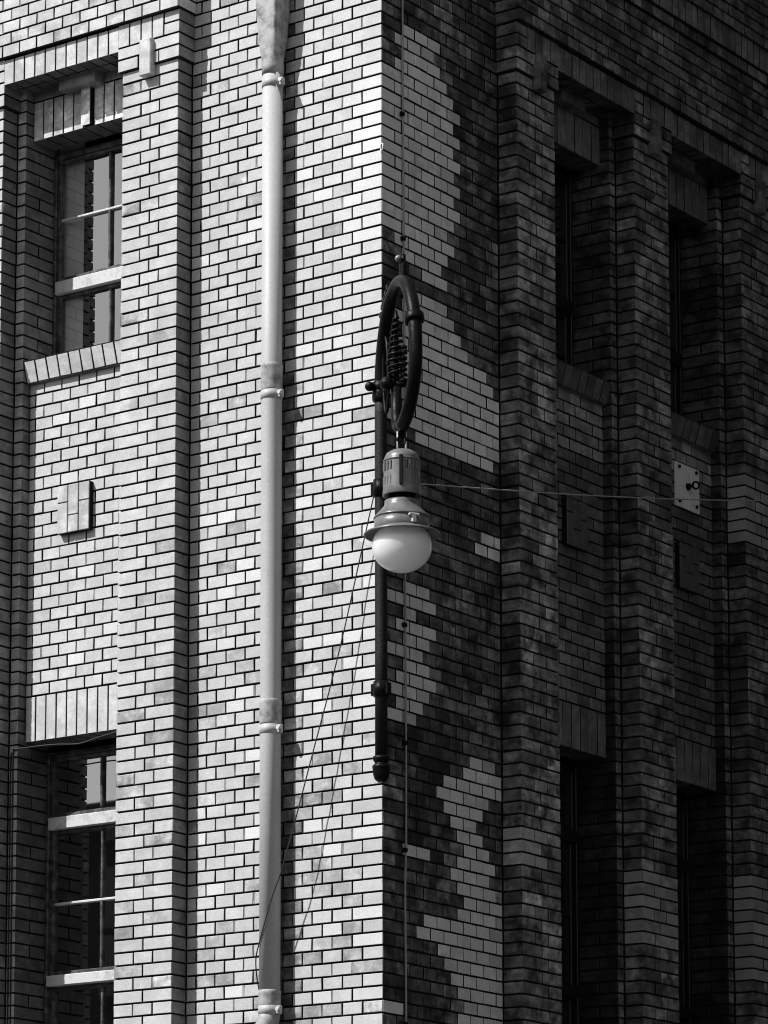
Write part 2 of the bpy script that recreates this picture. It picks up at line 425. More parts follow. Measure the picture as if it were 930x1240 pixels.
def pier_tone(F, u0, side):
    k = F.k
    def f(a, r):
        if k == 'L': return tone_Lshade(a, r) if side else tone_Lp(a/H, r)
        for lo, hi, lim in PIER_CLEAN_R.get(u0, []):
            if lo <= r <= hi and (side or a/H < lim+(.3 if r % 2 else 0)) : return rnd3(gauss({9: .42, 19: .30}.get(u0, .27), .04), random.choice((.1, .2, .45)))  # clean bricks dimmed pier by pier to paint in the light falloff
        return tone_dirty(u0+a/H, r+side*5, {9: .21, 19: .16}.get(u0, .13)*(1.15 if not side else .62))  # light falloff and pier-side shade painted over the soot tone
    return f
def make_pier(F, u0, w, par):
    u1 = u0+w; mb = MB()
    n = MBOT
    fr = pier_tone(F, u0, 0); sd = pier_tone(F, u0, 1)
    # shaft below the cap
    wallface(mb, F.front(u0, 1, 0), 0, w*H, 0, n, pier_joints(w, par), fr, (1, 1))
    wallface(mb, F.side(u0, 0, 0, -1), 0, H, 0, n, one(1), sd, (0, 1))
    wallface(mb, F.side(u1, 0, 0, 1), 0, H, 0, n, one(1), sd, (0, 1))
    part('pier', mb, BM)
    # cap, four courses, standing out a little
    e = .15; mb = MB()
    solf = tone_sold if F.k == 'L' else tone_solR
    wallface(mb, F.front(u0-e, DA, -2), 0, (w+2*e)*H, -2, 0, pier_joints(w+2*e, par), fr, (1, 1), (0, 1))
    wallface(mb, F.front(u0-e, DA, -4), 0, .86*H, -4, -2, one(.86), fr, (1, 0), (0, 0))
    soldiers(mb, F.front(u0-e+.86, DA, -4), 0, (w+2*e-.86)*H, 2*CO, .6*H, solf, (0, 1))
    wallface(mb, F.side(u0-e, 0, -4, -1), 0, DA*H, -4, 0, one(DA), sd, (0, 1), (0, 0))
    wallface(mb, F.side(u1+e, 0, -4, 1), 0, DA*H, -4, 0, one(DA), sd, (0, 1), (0, 0))
    put(mb, F.soffit(u0-e, DA, 0), [(0, 0, 0), ((w+2*e)*H, 0, 0), ((w+2*e)*H, DA*H, 0), (0, DA*H, 0)], rnd3(.03, .5))  # cap underside coloured near black as overhang shade
    part('pier_cap', mb, BM)
    # the single upright brick on the cap
    mb = MB(); c = rnd3(.48, .3) if F.k == 'L' else rnd3(.11, .8)
    o = F.p(u0+1.56, DA+.06, -.5); X = F.U(); W = F.W()
    mb.obox(o, X, W, Vector((0, 0, 1)), (.31*H, .20*H, 1.5*CO), .004, c)
    part('upright_brick', mb, BM)

def make_window(F, u0, u1, w, m_top, m_bot, bars_v, rails, bars_h, hide=False):
    """sash window; rails: list of (m0,m1); bars_h: list of m"""
    fw = .17
    FM = M['sash'] if F.k == 'L' else M['sash_shaded']; WM = M['white_paint'] if F.k == 'L' else M['sash_shaded']
    t = B
    mb = MB()
    X, W, UP = F.U(), F.W(), Vector((0, 0, 1))
    def bar(mb, a0, a1, m0, m1, wf, depth, bev=.004):
        o = F.p((a0+a1)/2, wf-depth/2, (m0+m1)/2)
        mb.obox(o, X, W, UP, (abs(a1-a0)/2*H, depth/2*H, abs(m1-m0)/2*CO), bev)
    # outer frame: jambs, head and bottom
    bar(mb, u0, u0+fw, m_top, m_bot, w, .5); bar(mb, u1-fw, u1, m_top, m_bot, w, .5)
    bar(mb, u0+fw, u1-fw, m_top, m_top+.5, w-.01, .48); bar(mb, u0+fw, u1-fw, m_bot-.6, m_bot, w-.01, .48)
    win = part('window', mb, FM, None, False)
    def sub(name, mb, mats, lab=None):
        o = mb.build(name, mats); o.parent = win; o.matrix_parent_inverse = win.matrix_parent_inverse.copy() @ Matrix.Identity(4)
        o.matrix_parent_inverse = Matrix.Translation(Vector((0, 0, 0)))
        if lab: o['label'] = lab
        return o
    # rails
    for m0, m1 in rails:
        r = MB(); bar(r, u0+fw, u1-fw, m0, m1, w+.06, .40); sub('rail', r, WM)
    edges = [m_top+.5]+[x for r in rails for x in r]+[m_bot-.6]
    for k in range(0, len(edges), 2):
        a, b = edges[k], edges[k+1]; wz = w-.08-.10*(k//2)
        # stiles, one sash per gap
        s_ = MB()
        bar(s_, u0+fw, u0+fw+.22, a, b, wz, .28); bar(s_, u1-fw-.22, u1-fw, a, b, wz, .28)
        bar(s_, u0+fw+.22, u1-fw-.22, a, a+.34, wz-.005, .27); bar(s_, u0+fw+.22, u1-fw-.22, b-.34, b, wz-.005, .27)
        for bv in bars_v: bar(s_, bv-.07, bv+.07, a+.34, b-.34, wz-.02, .22)
        for bh in bars_h:
            if a+.5 < bh < b-.5:
                q = MB(); bar(q, u0+fw+.22, u1-fw-.22, bh-.11, bh+.11, wz-.012, .20); sub('glazing_bar', q, WM)
        sub('sash', s_, FM)
        g = MB(); o0 = F.p(u0+fw, wz-.18, a+.1); o1 = F.p(u1-fw, wz-.18, a+.1); o2 = F.p(u1-fw, wz-.18, b-.1); o3 = F.p(u0+fw, wz-.18, b-.1)
        g.quad([o0, o1, o2, o3] if F.k == 'R' else [o1, o0, o3, o2])
        sub('pane', g, M['glass'])
    return win

def make_bay(F, u0, u1, windows):
    """the recess between two piers: side steps, reveals, panels, lintels, sills and windows"""
    L = F.k == 'L'
    st = .5
    i0, i1 = u0+st, u1-st
    shade = (lambda a, r: (lambda c: (c[0]*(.55 if r > 48 else 1), c[1], c[2]))(tone_Lshade(a, r))) if L else (lambda a, r: tone_dirty(u0+a*3, r, .055 if r < 45 else .020, .16))  # recess shade painted into the reveal bricks, deeper in the lower courses
    fr = (lambda a, r: rnd3(gauss(.40, .03), .35)) if L else (lambda a, r: tone_dirty(u0+a, r, .13))  # sunlit-face step fronts toned down for the shade on them
    PW = -.5
    # stepped margins, full height below the arch
    for (a, b, sg, uo) in ((u0, i0, 1, i0), (i1, u1, -1, i1)):
        mb = MB()
        mit = (0, 1) if sg > 0 else (1, 0)
        wallface(mb, F.front(a, 0, -2), 0, st*H, -2, MBOT, one(st), fr, mit)
        # reveal: faces the middle of the bay, runs from w=-2.6 out to 0
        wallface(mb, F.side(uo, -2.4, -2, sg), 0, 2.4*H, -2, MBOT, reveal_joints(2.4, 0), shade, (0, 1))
        part('reveal', mb, BM)
    # arch band of upright bricks under the frieze, with its soffit
    mb = MB(); h = 2.15*CO
    sol = tone_sold if L else tone_solR
    soldiers(mb, F.front(u0+.1, DA, -3.9), 0, (u1-u0-.2)*H, h, .6*H, sol, (0, 0), vm=(0, 1))
    n = round((u1-u0-.2)/.6)
    sf = F.soffit(u0, DA, -1.75)
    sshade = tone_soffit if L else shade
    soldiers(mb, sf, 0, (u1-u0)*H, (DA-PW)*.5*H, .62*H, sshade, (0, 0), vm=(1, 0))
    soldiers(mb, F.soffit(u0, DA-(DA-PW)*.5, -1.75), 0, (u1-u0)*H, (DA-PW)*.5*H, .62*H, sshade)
    part('arch_band', mb, BM)
    # frieze strip between arch soffit and lintel, with its projecting block
    mb = MB()
    f2 = F.front(i0, PW, -2)
    c = rnd3(.30, .35) if L else rnd3(.12, .6)
    wallface(mb, f2, 0, (i1-i0)*H, -2, -1, lambda r: [0, 3*H, (i1-i0)*H], lambda a, r: c)
    part('lintel_course', mb, BM)
    mb = MB(); mid = (i0+i1)/2+(-.1 if L else -.4)
    mb.obox(F.p(mid, PW+.28, -1.36), F.U(), F.W(), Vector((0, 0, 1)), (1.05*H, .36*H, .5*CO), .003, c)
    part('keystone_block', mb, BM)
    for wi, wd in enumerate(windows):
        # lintel
        mb = MB(); m0, m1 = wd['lintel']; hh = (m1-m0)*CO
        lt = (lambda a, k: rnd3(gauss(.62, .05), .5) if wi == 0 else rnd3(gauss(.52, .02), .2)) if L else (lambda a, k: rnd3(gauss(.16, .02), .4))
        soldiers(mb, F.front(i0, PW, m0), 0, (i1-i0)*H, hh, (.60 if L else .7)*H, lt, (0, 0), proud=wd.get('proud'), vm=(0, 1))
        soldiers(mb, F.soffit(i0, PW, m1), 0, (i1-i0)*H, 1.5*H, .74*H, sshade, (0, 0), vm=(1, 0))
        part('lintel', mb, BM)
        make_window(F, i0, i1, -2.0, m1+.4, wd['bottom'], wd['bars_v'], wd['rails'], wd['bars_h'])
        # sill: bricks on edge, front leaning back to the panel
        s0, s1 = wd['sill']; mb = MB()
        P0 = F.p(i0, .02, s0); dv = F.p(i0, -.27, s1)-P0; hv = dv.length; V = dv.normalized()
        nn = F.U().cross(V); nn = nn if nn.dot(F.W()) > 0 else -nn
        soldiers(mb, Frame(P0, F.U(), V, nn), .02*H, (i1-i0-.02)*H, hv, .62*H, (lambda a, k: rnd3(gauss(.62, .03), .2)) if L else (lambda a, k: rnd3(gauss(.12, .02), .4)))
        top = Frame(F.p(i0, .02, s0), F.U(), -F.W(), (0, 0, 1)); put(mb, top, [(0, 0, .002), ((i1-i0)*H, 0, .002), ((i1-i0)*H, 2.1*H, .002), (0, 2.1*H, .002)], rnd3(.3, .5))
        bt = Frame(F.p(i0, -.27, s1), F.U(), -F.W(), (0, 0, -1)); put(mb, bt, [(0, 0, .002), ((i1-i0)*H, 0, .002), ((i1-i0)*H, .3*H, .002), (0, .3*H, .002)], rnd3(.2, .5))
        part('window_sill', mb, BM)
        # panel below the sill
        p0, p1 = s1, wd['panel_to']
        mb = MB(); pw = i1-i0
        def pj(r, pw=pw):
            js = [0.0]; x = 1.0 if r % 2 else .5
            while x < pw-.2: js.append(x*H); x += 1.0
            js.append(pw*H); return js
        if L: ptone = lambda a, r: rnd3(gauss(.50, .02), .12) if random.random() > .07 else rnd3(.60, .05)
        else:
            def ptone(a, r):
                pbase = .24 if r < 28 else (.19 if 42 < r < 50 else .12)  # base tone of the panel bricks, set by course
                if u0 > 20: pbase = .32 if r < 26 else .12
                return rnd3(pbase*math.exp(gauss(0, .22)), .45)
        pm0 = int(round(p0)); pm1 = int(round(p1))
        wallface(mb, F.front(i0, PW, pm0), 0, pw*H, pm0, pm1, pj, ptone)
        part('panel', mb, BM)
        if wd.get('block'):
            b0, b1 = wd['block']; mb = MB(); ub = wd['block_u']; bw = 1.83/3; base = .49 if L else .085
            hts = [(.36, .31), (.62, .31), (.34, .31)]
            for k in range(3):
                a = ub+k*bw; split = b0+(b1-b0)*((.38, .64, .36)[k] if L else (.30, .62, .38)[k])
                for (q0, q1) in ((b0, split), (split, b1)):
                    mb.obox(F.p(a+bw/2, PW+.13, (q0+q1)/2), F.U(), F.W(), Vector((0, 0, 1)), (bw/2*H-.0028, .16*H+gauss(0, .0008), (q1-q0)/2*CO-.0028), .0025, rnd3(gauss(base, base*.05), .3))
            mb.obox(F.p(ub+1.5*bw, PW+.11, (b0+b1)/2), F.U(), F.W(), Vector((0, 0, 1)), (1.49*bw*H, .13*H, (b1-b0)/2*CO-.002), .001, (.04, .3, 0), 1)
            part('relief_block', mb, BM)

def window_specs(u0, left):
    c = u0+3.3 if left else u0+3.4
    cu = u0+2.68 if left else u0+2.8
    return [dict(lintel=(-1.0, 2.35), proud=(4 if left else None), bottom=22.0, bars_v=[u0+3.17], rails=[(13.7, 14.8)], bars_h=[8.45, 18.5] if not left else [8.45],
                 sill=(21.3, 23.1), panel_to=49.0, block=(32.2, 36.2), block_u=cu-.06),
            dict(lintel=(49.0, 52.7), bottom=84.0, bars_v=[u0+3.3], rails=[(58.5, 59.5), (71.3, 72.15)], bars_h=[65.5, 78.0],
                 sill=(83.2, 85.0), panel_to=MBOT)]
# left (sunlit) face
def blind(u0, u1, m0, m1):
    mb = MB(); mb.box(FL.p(u0, -2.52, m1), FL.p(u1, -2.56, m0), .002); part('blind', mb, M['blind'], 'pale grey blind hanging behind the upper window', False)
make_pier(FL, 10, 3.1, 0); make_pier(FL, 19.95, 3.1, 0)
make_bay(FL, 13.1, 19.95, window_specs(13.1, True))
blind(18.08, 19.6, 1.5, 24)
mb = MB(); wallface(mb, FL.front(23.05, 0, MT), 0, 12*H, MT, MBOT, header_joints(12, 1), lambda a, r: tone_Lp(a/H, r), (0, 0)); part('wall', mb, BM)
# right (shaded) face
for k, u in enumerate((9, 19, 29, 39)): make_pier(FR, u, 3.12, 0)
for u in (12.12, 22.12, 32.12): make_bay(FR, u, u+6.88, window_specs(u, False))
mb = MB(); wallface(mb, FR.front(42.12, 0, MT), 0, 14*H, MT, MBOT, header_joints(14, 1), lambda a, r: tone_dirty(40+a/H, r), (0, 0)); part('wall', mb, BM)

# frieze bands over the piers and bays
def bands(F, u0, u1, tf, sf):
    L = (u1-u0)
    def run(name, w, ext, m0, m1, soldier=False):
        mb = MB(); a = u0-ext
        ln = (u1-a)*H
        if soldier:
            soldiers(mb, F.front(a, w, m0), 0, ln, (m1-m0)*CO, .6*H, sf, (1, 0), vm=(0, 1))
        else:
            def js(r):
                o = [0.0]; x = 1.0 if r % 2 else .5
                while x*H < ln-.02: o.append(x*H); x += 1
                o.append(ln); return o
            wallface(mb, F.front(a, w, m0), 0, ln, m0, m1, js, tf, (1, 0), (0, 1))
        # end face over the corner strip, and the underside
        nrows = max(1, round(m1-m0))
        Fs = F.side(a, 0, m0, -1)
        if soldier: soldiers(mb, Fs, 0, w*H, (m1-m0)*CO, .6*H, sf, (0, 1))
        else: wallface(mb, Fs, 0, w*H, m0, m1, one(w), lambda q, r: tf(q, r), (0, 1), (0, 0))
        put(mb, F.soffit(a, w, m1), [(0, 0, .0005), (ln, 0, .0005), (ln, .5*H, .0005), (0, .5*H, .0005)], rnd3(.03, .5))  # band underside painted dark as overhang shade
        part(name, mb, BM)
    run('frieze', DB, .22, -11, -4)
    run('string_course', DC, .34, -12, -11)
    run('soldier_band', DC2, .46, -14.3, -12, True)
    # back plane of the bands
    mb = MB(); wallface(mb, F.front(u0-.58, DD, -24), 0, (u1-u0+.58)*H, -24, -14, lambda r: [x*H for x in [0]+[.5*(r % 2)+k+.5 for k in range(int(u1-u0))]+[u1-u0+.58]], tf, (1, 0), (0, 1))
    wallface(mb, F.side(u0-.58, 0, -24, -1), 0, DD*H, -24, -14, one(DD), tf, (0, 1))
    put(mb, F.soffit(u0-.58, DD, -14), [(0, 0, .0005), ((u1-u0)*H, 0, .0005), ((u1-u0)*H, .5*H, .0005), (0, .5*H, .0005)], rnd3(.03, .5))  # same dark overhang shade in the underside colour
    part('upper_wall', mb, BM)
bands(FL, 10, 23.1, lambda a, r: tone_Lfrieze(a, r), tone_sold)
bands(FR, 9, 42.1, lambda a, r: tone_dirty(a/H+9, r, .14*math.exp(-.012*a/H)), tone_solR)  # tone fades along the face, painting in the light falloff
# solid core behind the brick skin, coping and plinth
mb = MB()
mb.box((-9, .42, 0), (-.40, 9.0, 11.6)); mb.box((-9, .02, 10.2), (-.02, 9.0, 11.6)); mb.box((-9, .05, 0), (-4.44, 9.0, 11.6)); mb.box((-9, 7.12, 0), (-.02, 9, 11.6))
mb.box((-9, .03, .3), (-.03, .40, Z(MBOT))); mb.box((-.40, .03, .3), (-.03, 9, Z(MBOT)))
part('core', mb, M['core'], None, False)
mb = MB(); mb.box((-9, -.30, 11.4), (.30, 9, 11.75), .02); part('coping', mb, M['stone'], None, False)
mb = MB(); mb.box((-9, -.20, 0), (.20, 9, Z(MBOT)), .02); part('plinth', mb, M['stone'], None, False)

# ------------------------------------------------------------------ downpipe
PX, PY, PR = -5.22*H, -.59*H, .44*H
D = empty('downpipe', (PX, PY, Z(76))); tag(D, 'grey painted cast iron downpipe running up the sunlit brick wall', 'drainpipe')
def sub(name, mb, mats, parent, label=None):
    o = mb.build(name, mats)
    o.parent = parent
    if parent.type == 'EMPTY': o.matrix_parent_inverse = Matrix.Translation(-Vector(parent.location))
    if label: o['label'] = label
    return o
mb = MB(); mb.lathe(PX, PY, [(PR, Z(76.3)), (PR*1.005, Z(54)), (PR, Z(30)), (PR*.995, Z(3.0))], 40); sub('pipe', mb, M['pipe'], D)
# square-to-round hopper neck
def superr(a, p): c, s = math.cos(a), math.sin(a); return 1/((abs(c)**p+abs(s)**p)**(1/p))
mb = MB(); R = []
for m, r, p in ((3.3, 1.06*PR, 2), (2.6, 1.07*PR, 2), (2.2, 1.04*PR, 2.1), (1.4, 1.06*PR, 3.4), (.4, 1.10*PR, 7), (-1.0, 1.16*PR, 13), (-2.2, 1.22*PR, 20), (-4, 1.27*PR, 22), (-9, 1.30*PR, 22)):
    R.append([(PX+r*superr(a, p)*math.cos(a), PY+r*superr(a, p)*math.sin(a), Z(m)) for a in [2*math.pi*k/48 for k in range(48)]])
mb.rings(R); sub('hopper', mb, M['pipe_rust'], D, 'corroded square to round top of the drainpipe')
mb = MB(); prev = 54
def clamp(m):
    k = MB(); k.lathe(PX, PY, [(PR*1.01, Z(m+.33)), (PR*1.065, Z(m+.32)), (PR*1.065, Z(m-.32)), (PR*1.01, Z(m-.33))], 40)
    k.box((PX+PR*1.0, PY-.022, Z(m+.35)), (PX+PR*1.0+.026, PY+.004, Z(m-.28)), .004)
    k.box((PX-PR*1.0-.02, PY+.0, Z(m+.28)), (PX-PR*1.0, PY+.018, Z(m-.35)), .004)
    k.box((PX-.02, PY+PR, Z(m+.3)), (PX+.02, -.002, Z(m-.3)), .003)
    c = sub('pipe_clamp', k, M['pipe'], D)
    b = MB(); b.tube([(PX+PR+.018, PY-.040, Z(m)), (PX+PR+.018, PY-.018, Z(m))], .011, 8); sub('bolt', b, M['galv'], c).parent = c
for m in (4.0, 28.95, 55.0, 76.3): clamp(m)
def socket(m0, m1):
    k = MB(); k.lathe(PX, PY, [(PR*1.0, Z(m1+.15)), (PR*1.05, Z(m1)), (PR*1.05, Z(m0+.3)), (PR*1.075, Z(m0+.2)), (PR*1.075, Z(m0)), (PR*1.0, Z(m0-.1))], 40); sub('pipe_socket', k, M['pipe_rust'], D)
socket(26.6, 28.5); socket(52.8, 54.5); socket(74.9, 75.9)
mb = MB(); el = [(PX, PY, Z(76.2)), (PX-.004, PY-.003, Z(77)), (PX-.03, PY-.012, Z(78)), (PX-.085, PY-.02, Z(79.5)), (PX-.13, PY-.02, Z(81)), (PX-.15, PY-.02, Z(83)), (PX-.15, PY-.02, .35)]
mb.tube(el, PR*1.02, 32); sub('elbow', mb, M['pipe_rust'], D, 'stained bend at the foot of the drainpipe')

# ------------------------------------------------------------------ lamp bracket and lamp
QX, QY = .15*H, -.30*H            # pole axis
LX, LY = 2.74*H, -2.60*H          # lamp axis
dirv = Vector((LX-QX, LY-QY, 0)); RR = dirv.length; dirv.normalize()
ZC = Z(30.3); RVU, RVL = 6.75*CO, 4.55*CO; RC = RR*.83; CC = Vector((QX, QY, 0))+dirv*RC        # centre of the crook and its vertical radius
K = empty('lamp_bracket', (QX, QY, Z(60))); tag(K, 'black iron swan neck bracket curling out from the building corner', 'lamp bracket')
mb = MB(); mb.tube([(QX, QY, Z(m)) for m in (58.3, 50, 45, 40, 35, 32, 30.3)], .0325, 20); sub('pole', mb, M['pitted_iron'], K)
def crook(a): return Vector((CC.x, CC.y, ZC)) + dirv*(-RC*math.cos(a)) + Vector((0, 0, (RVU if math.sin(a) > 0 else RVL)*math.sin(a)))
mb = MB(); A = [math.radians(x) for x in range(0, 260, 6)]
mb.tube([crook(a) for a in A], [.0345]*len(A), 20); sub('crook', mb, M['black_iron'], K)
def collar(p, t, r, w, name='collar', n=20):
    t = t.normalized(); k = MB(); k.tube([p-t*w, p-t*w*.8, p-t*w*.4, p+t*w*.4, p+t*w*.8, p+t*w], [r*.86, r*.97, r, r, r*.97, r*.86], n); return sub(name, k, M['black_iron'], K)
for a in (157,):
    a = math.radians(a); collar(crook(a), crook(a+.02)-crook(a-.02), .051, .024)
collar(Vector((QX, QY, Z(30.6))), Vector((0, 0, 1)), .046, .03)
# top lug with bolt head
p = crook(math.radians(102)); mb = MB(); mb.box((p.x-.008, p.y-.017, p.z+.02), (p.x+.028, p.y+.017, p.z+.10), .006); mb.tube([p+Vector((.012, 0, .09)), p+Vector((.012, 0, .14))], .013, 10)
sub('lug', mb, M['black_iron'], K)
mb = MB(); mb.sphere((p.x-.006, p.y-.02, p.z+.118), .018, 10); sub('knob', mb, M['lamp_metal'], K)
# ratchet teeth strip on the upper left of the crook
mb = MB()
for x in range(48, 78, 6):
    a = math.radians(x); o = crook(a)+(crook(a)-Vector((CC.x, CC.y, ZC))).normalized()*.046
    mb.obox(o, dirv, Vector((-dirv.y, dirv.x, 0)), Vector((0, 0, 1)), (.016, .03, .014), .003)
sub('cleat', mb, M['black_iron'], K)
# wall clamps on the pole
def pole_clamp(m, hgt, out):
    k = MB(); z = Z(m)
    k.lathe(QX, QY, [(.0335, z-hgt), (.041, z-hgt), (.041, z+hgt), (.0335, z+hgt)], 20)
    k.box((QX-.056, QY-.018, z-hgt*.8), (QX-.036, QY+.02, z+hgt*.8), .004); k.box((QX+.036, QY-.018, z-hgt*.8), (QX+.052, QY+.02, z+hgt*.8), .004)
    k.box((QX-.02, QY+.03, z-hgt*.6), (QX+.02, .004, z+hgt*.6), .003) if False else k.box((QX-.030, QY+.02, z-hgt*.6), (QX-.014, -.003, z+hgt*.6), .003)
    return sub('pole_clamp', k, M['black_iron'], K)
pole_clamp(37.7, .045, 0); pole_clamp(53.0, .040, 0)
k = MB(); z = Z(29.9); k.tube([(QX-.02, QY-.03, z), (QX-.030, QY-.052, z-.003)], .014, 10); k.sphere((QX-.032, QY-.056, z-.004), .026, 10); k.lathe(QX, QY, [(.034, z-.03), (.045, z-.025), (.045, z+.025), (.034, z+.03)], 20); sub('clamp_bolt', k, M['black_iron'], K)
# foot of the pole
z = Z(58.5); mb = MB(); mb.lathe(QX, QY, [(.018, z-.105), (.036, z-.088), (.044, z-.06), (.045, z-.035), (.047, z-.032), (.047, z-.018), (.036, z-.012), (.034, z), (.040, z+.004), (.045, z+.016), (.045, z+.028), (.034, z+.034)], 24); sub('foot', mb, M['black_iron'], K)
# scroll strap, inner socket, coil ornament
mb = MB(); base = Vector((QX, QY, 0))+dirv*.035; lo = []
for k in range(37):
    a = 2*math.pi*k/36; lo.append(base+dirv*(.075+.055*math.cos(a))+Vector((0, 0, Z(29.4)+.20*math.sin(a)-.05*math.cos(a))))
mb.tube(lo, .0085, 8, False); sub('scroll_strap', mb, M['black_iron'], K)
# the neck that hangs inside the crook: pipe end, two knobs, coil
tip = crook(math.radians(255)); e1 = tip-dirv*.13+Vector((0, 0, .05)); top = Vector((e1.x, e1.y, Z(31.3)))
mb = MB(); mb.tube([tip, tip-dirv*.06+Vector((0, 0, .004)), tip-dirv*.11+Vector((0, 0, .03)), e1+Vector((0, 0, .04)), top], [.034, .033, .030, .028, .028], 16); sub('inner_neck', mb, M['black_iron'], K)
sd = Vector((-dirv.y, dirv.x, 0)); rt = Vector((.8, .6, 0))
for s_ in (-.055, .085):
    k = MB(); c = top+rt*s_*.9+Vector((0, 0, .02)); k.sphere((c.x, c.y, c.z), .036, 10); k.tube([top+Vector((0, 0, .02)), c], .018, 8); sub('knob', k, M['black_iron'], K)
mb = MB(); co = []; cr_ = []
zb, zt = Z(30.6), Z(26.0)
for k in range(339):
    t = k/338; a = 2*math.pi*10*t; r = .046-.034*max(0, t-.25)/.75 if t > .25 else .032+.014*t/.25
    co.append(Vector((top.x, top.y, zb+(zt-zb)*t))+Vector((math.cos(a), math.sin(a), 0))*r); cr_.append(.0085)
mb.tube(co, cr_, 8); mb.tube([(top.x, top.y, Z(31.2)), (top.x, top.y, Z(26.0)), (top.x, top.y, Z(25.4))], [.014, .012, .006], 8); sub('coil', mb, M['black_iron'], K)
mb = MB()
for k in range(7): mb.box((top.x+.03+.012*(k % 2), top.y-.015, Z(28.2+.42*k)), (top.x+.058, top.y+.02, Z(28.45+.42*k)), .004)
sub('ratchet', mb, M['black_iron'], K)
# hook carrying the lamp
mb = MB(); zt = crook(math.radians(254)).z-.03; hk = [Vector((LX, LY, zt+.02)), Vector((LX, LY, zt-.015))]
mb.tube(hk, .020, 10)
rods = MB()
for q in (-.022, .022): rods.tube([Vector((LX, LY, zt-.0))+rt*q, Vector((LX, LY, Z(36.9)))+rt*q], .0042, 8)
ring = [Vector((LX, LY, zt-.042))+rt*(.022*math.cos(a))+Vector((0, 0, .026*math.sin(a))) for a in [2*math.pi*k/20 for k in range(21)]]
mb.tube(ring, .0055, 8, False); shk = sub('shackle', mb, M['black_iron'], K); sub('rod', rods, M['galv'], shk)

LM = empty('street_lamp', (LX, LY, Z(45.7))); tag(LM, 'hanging lamp with louvred grey cap, wide rim and white opal globe', 'lamp')
mb = MB()
mb.lathe(LX, LY, [(.080, Z(39.55)), (.111, Z(39.75)), (.113, Z(39.7)), (.110, Z(39.1)), (.107, Z(38.9)), (.105, Z(37.2)), (.103, Z(36.9)), (.090, Z(36.55)), (.060, Z(36.32)), (.02, Z(36.25)), (.002, Z(36.25))], 56, True, True)
sub('cap', mb, M['lamp_metal'], LM)
view = math.atan2(-15.4-LY, 10.5-LX)
for row, (m0, m1) in enumerate(((37.25, 37.95), (38.35, 39.05))):
    for k in range(-7, 8):
        for base in (0,):
            a = view+math.radians(-12)+math.radians(13.0)*k
            if abs(((math.degrees(a-view)+12+180) % 360)-180) < 16: continue
            x, y = math.cos(a), math.sin(a); k_ = MB()
            k_.obox(Vector((LX+x*.106, LY+y*.106, (Z(m0)+Z(m1))/2)), Vector((-y, x, 0)), Vector((x, y, 0)), Vector((0, 0, 1)), (.0042, .0045, (Z(m0)-Z(m1))/2), .002)
            k_.obox(Vector((LX+x*.1045+y*-.007, LY+y*.1045+x*.007, (Z(m0)+Z(m1))/2)), Vector((-y, x, 0)), Vector((x, y, 0)), Vector((0, 0, 1)), (.0020, .0016, (Z(m0)-Z(m1))/2*.9), .0005, mi=1)
            sub('louvre', k_, [M['lamp_metal'], M['lamp_dark']], LM)
mb = MB(); a = view+math.radians(-2); x, y = math.cos(a), math.sin(a)
mb.obox(Vector((LX+x*.110, LY+y*.110, (Z(36.95)+Z(39.2))/2)), Vector((-y, x, 0)), Vector((x, y, 0)), Vector((0, 0, 1)), (.011, .010, (Z(36.95)-Z(39.2))/2), .003)
sub('cap_seam', mb, M['lamp_dark'], LM)
mb = MB()
for zz in (37.12, 39.12):
    mb = MB(); mb.lathe(LX, LY, [(.1045, Z(zz+.07)), (.1095, Z(zz+.05)), (.1095, Z(zz-.05)), (.1045, Z(zz-.07))], 56, False, False); sub('cap_bead', mb, M['lamp_metal'], LM)
mb = MB(); mb.lathe(LX, LY, [(.088, Z(40.35)), (.080, Z(40.2)), (.078, Z(39.3))], 40); sub('neck', mb, M['lamp_dark'], LM)
mb = MB(); mb.lathe(LX, LY, [(.148, Z(41.45)), (.155, Z(41.40)), (.152, Z(41.30)), (.120, Z(40.85)), (.098, Z(40.5)), (.094, Z(40.35)), (.094, Z(40.1)), (.080, Z(40.05))], 56); sub('skirt', mb, M['lamp_metal'], LM)
mb = MB(); mb.lathe(LX, LY, [(.147, Z(42.3)), (.150, Z(42.25)), (.150, Z(41.44)), (.14, Z(41.42))], 56, False, False); sub('band', mb, M['lamp_metal'], LM)
mb = MB(); mb.lathe(LX, LY, [(.140, Z(42.42)), (.175, Z(42.50)), (.200, Z(42.60)), (.205, Z(42.68)), (.208, Z(42.62)), (.206, Z(42.53)), (.178, Z(42.38)), (.158, Z(42.28)), (.149, Z(42.2))], 64, False, False); sub('rim', mb, M['lamp_metal'], LM)
mb = MB(); a = view+math.radians(24); x, y = math.cos(a), math.sin(a)
for (dz0, dz1, ww) in ((41.55, 42.15, .012), (41.5, 41.68, .03)):
    mb.obox(Vector((LX+x*.158, LY+y*.158, (Z(dz0)+Z(dz1))/2)), Vector((-y, x, 0)), Vector((x, y, 0)), Vector((0, 0, 1)), (ww, .010, (Z(dz0)-Z(dz1))/2), .003)
sub('latch', mb, M['galv'], LM)
gr, gz = .1535, Z(43.72); prof = [(.002, gz-gr*.88)]
for k in range(1, 25):
    a = math.pi*k/30; prof.append((gr*math.sin(a), gz-gr*.88*math.cos(a)))
mb = MB(); mb.lathe(LX, LY, prof, 64, True, True); sub('globe', mb, M['globe'], LM)
for ch in LM.children:
    if ch.name.startswith('globe'): continue
    k = .875 if ch.name.split('.')[0] in ('cap', 'louvre', 'cap_seam', 'cap_bead', 'neck') else .94
    for v in ch.data.vertices: v.co.x = LX+(v.co.x-LX)*k; v.co.y = LY+(v.co.y-LY)*k; v.co.z -= .24*CO

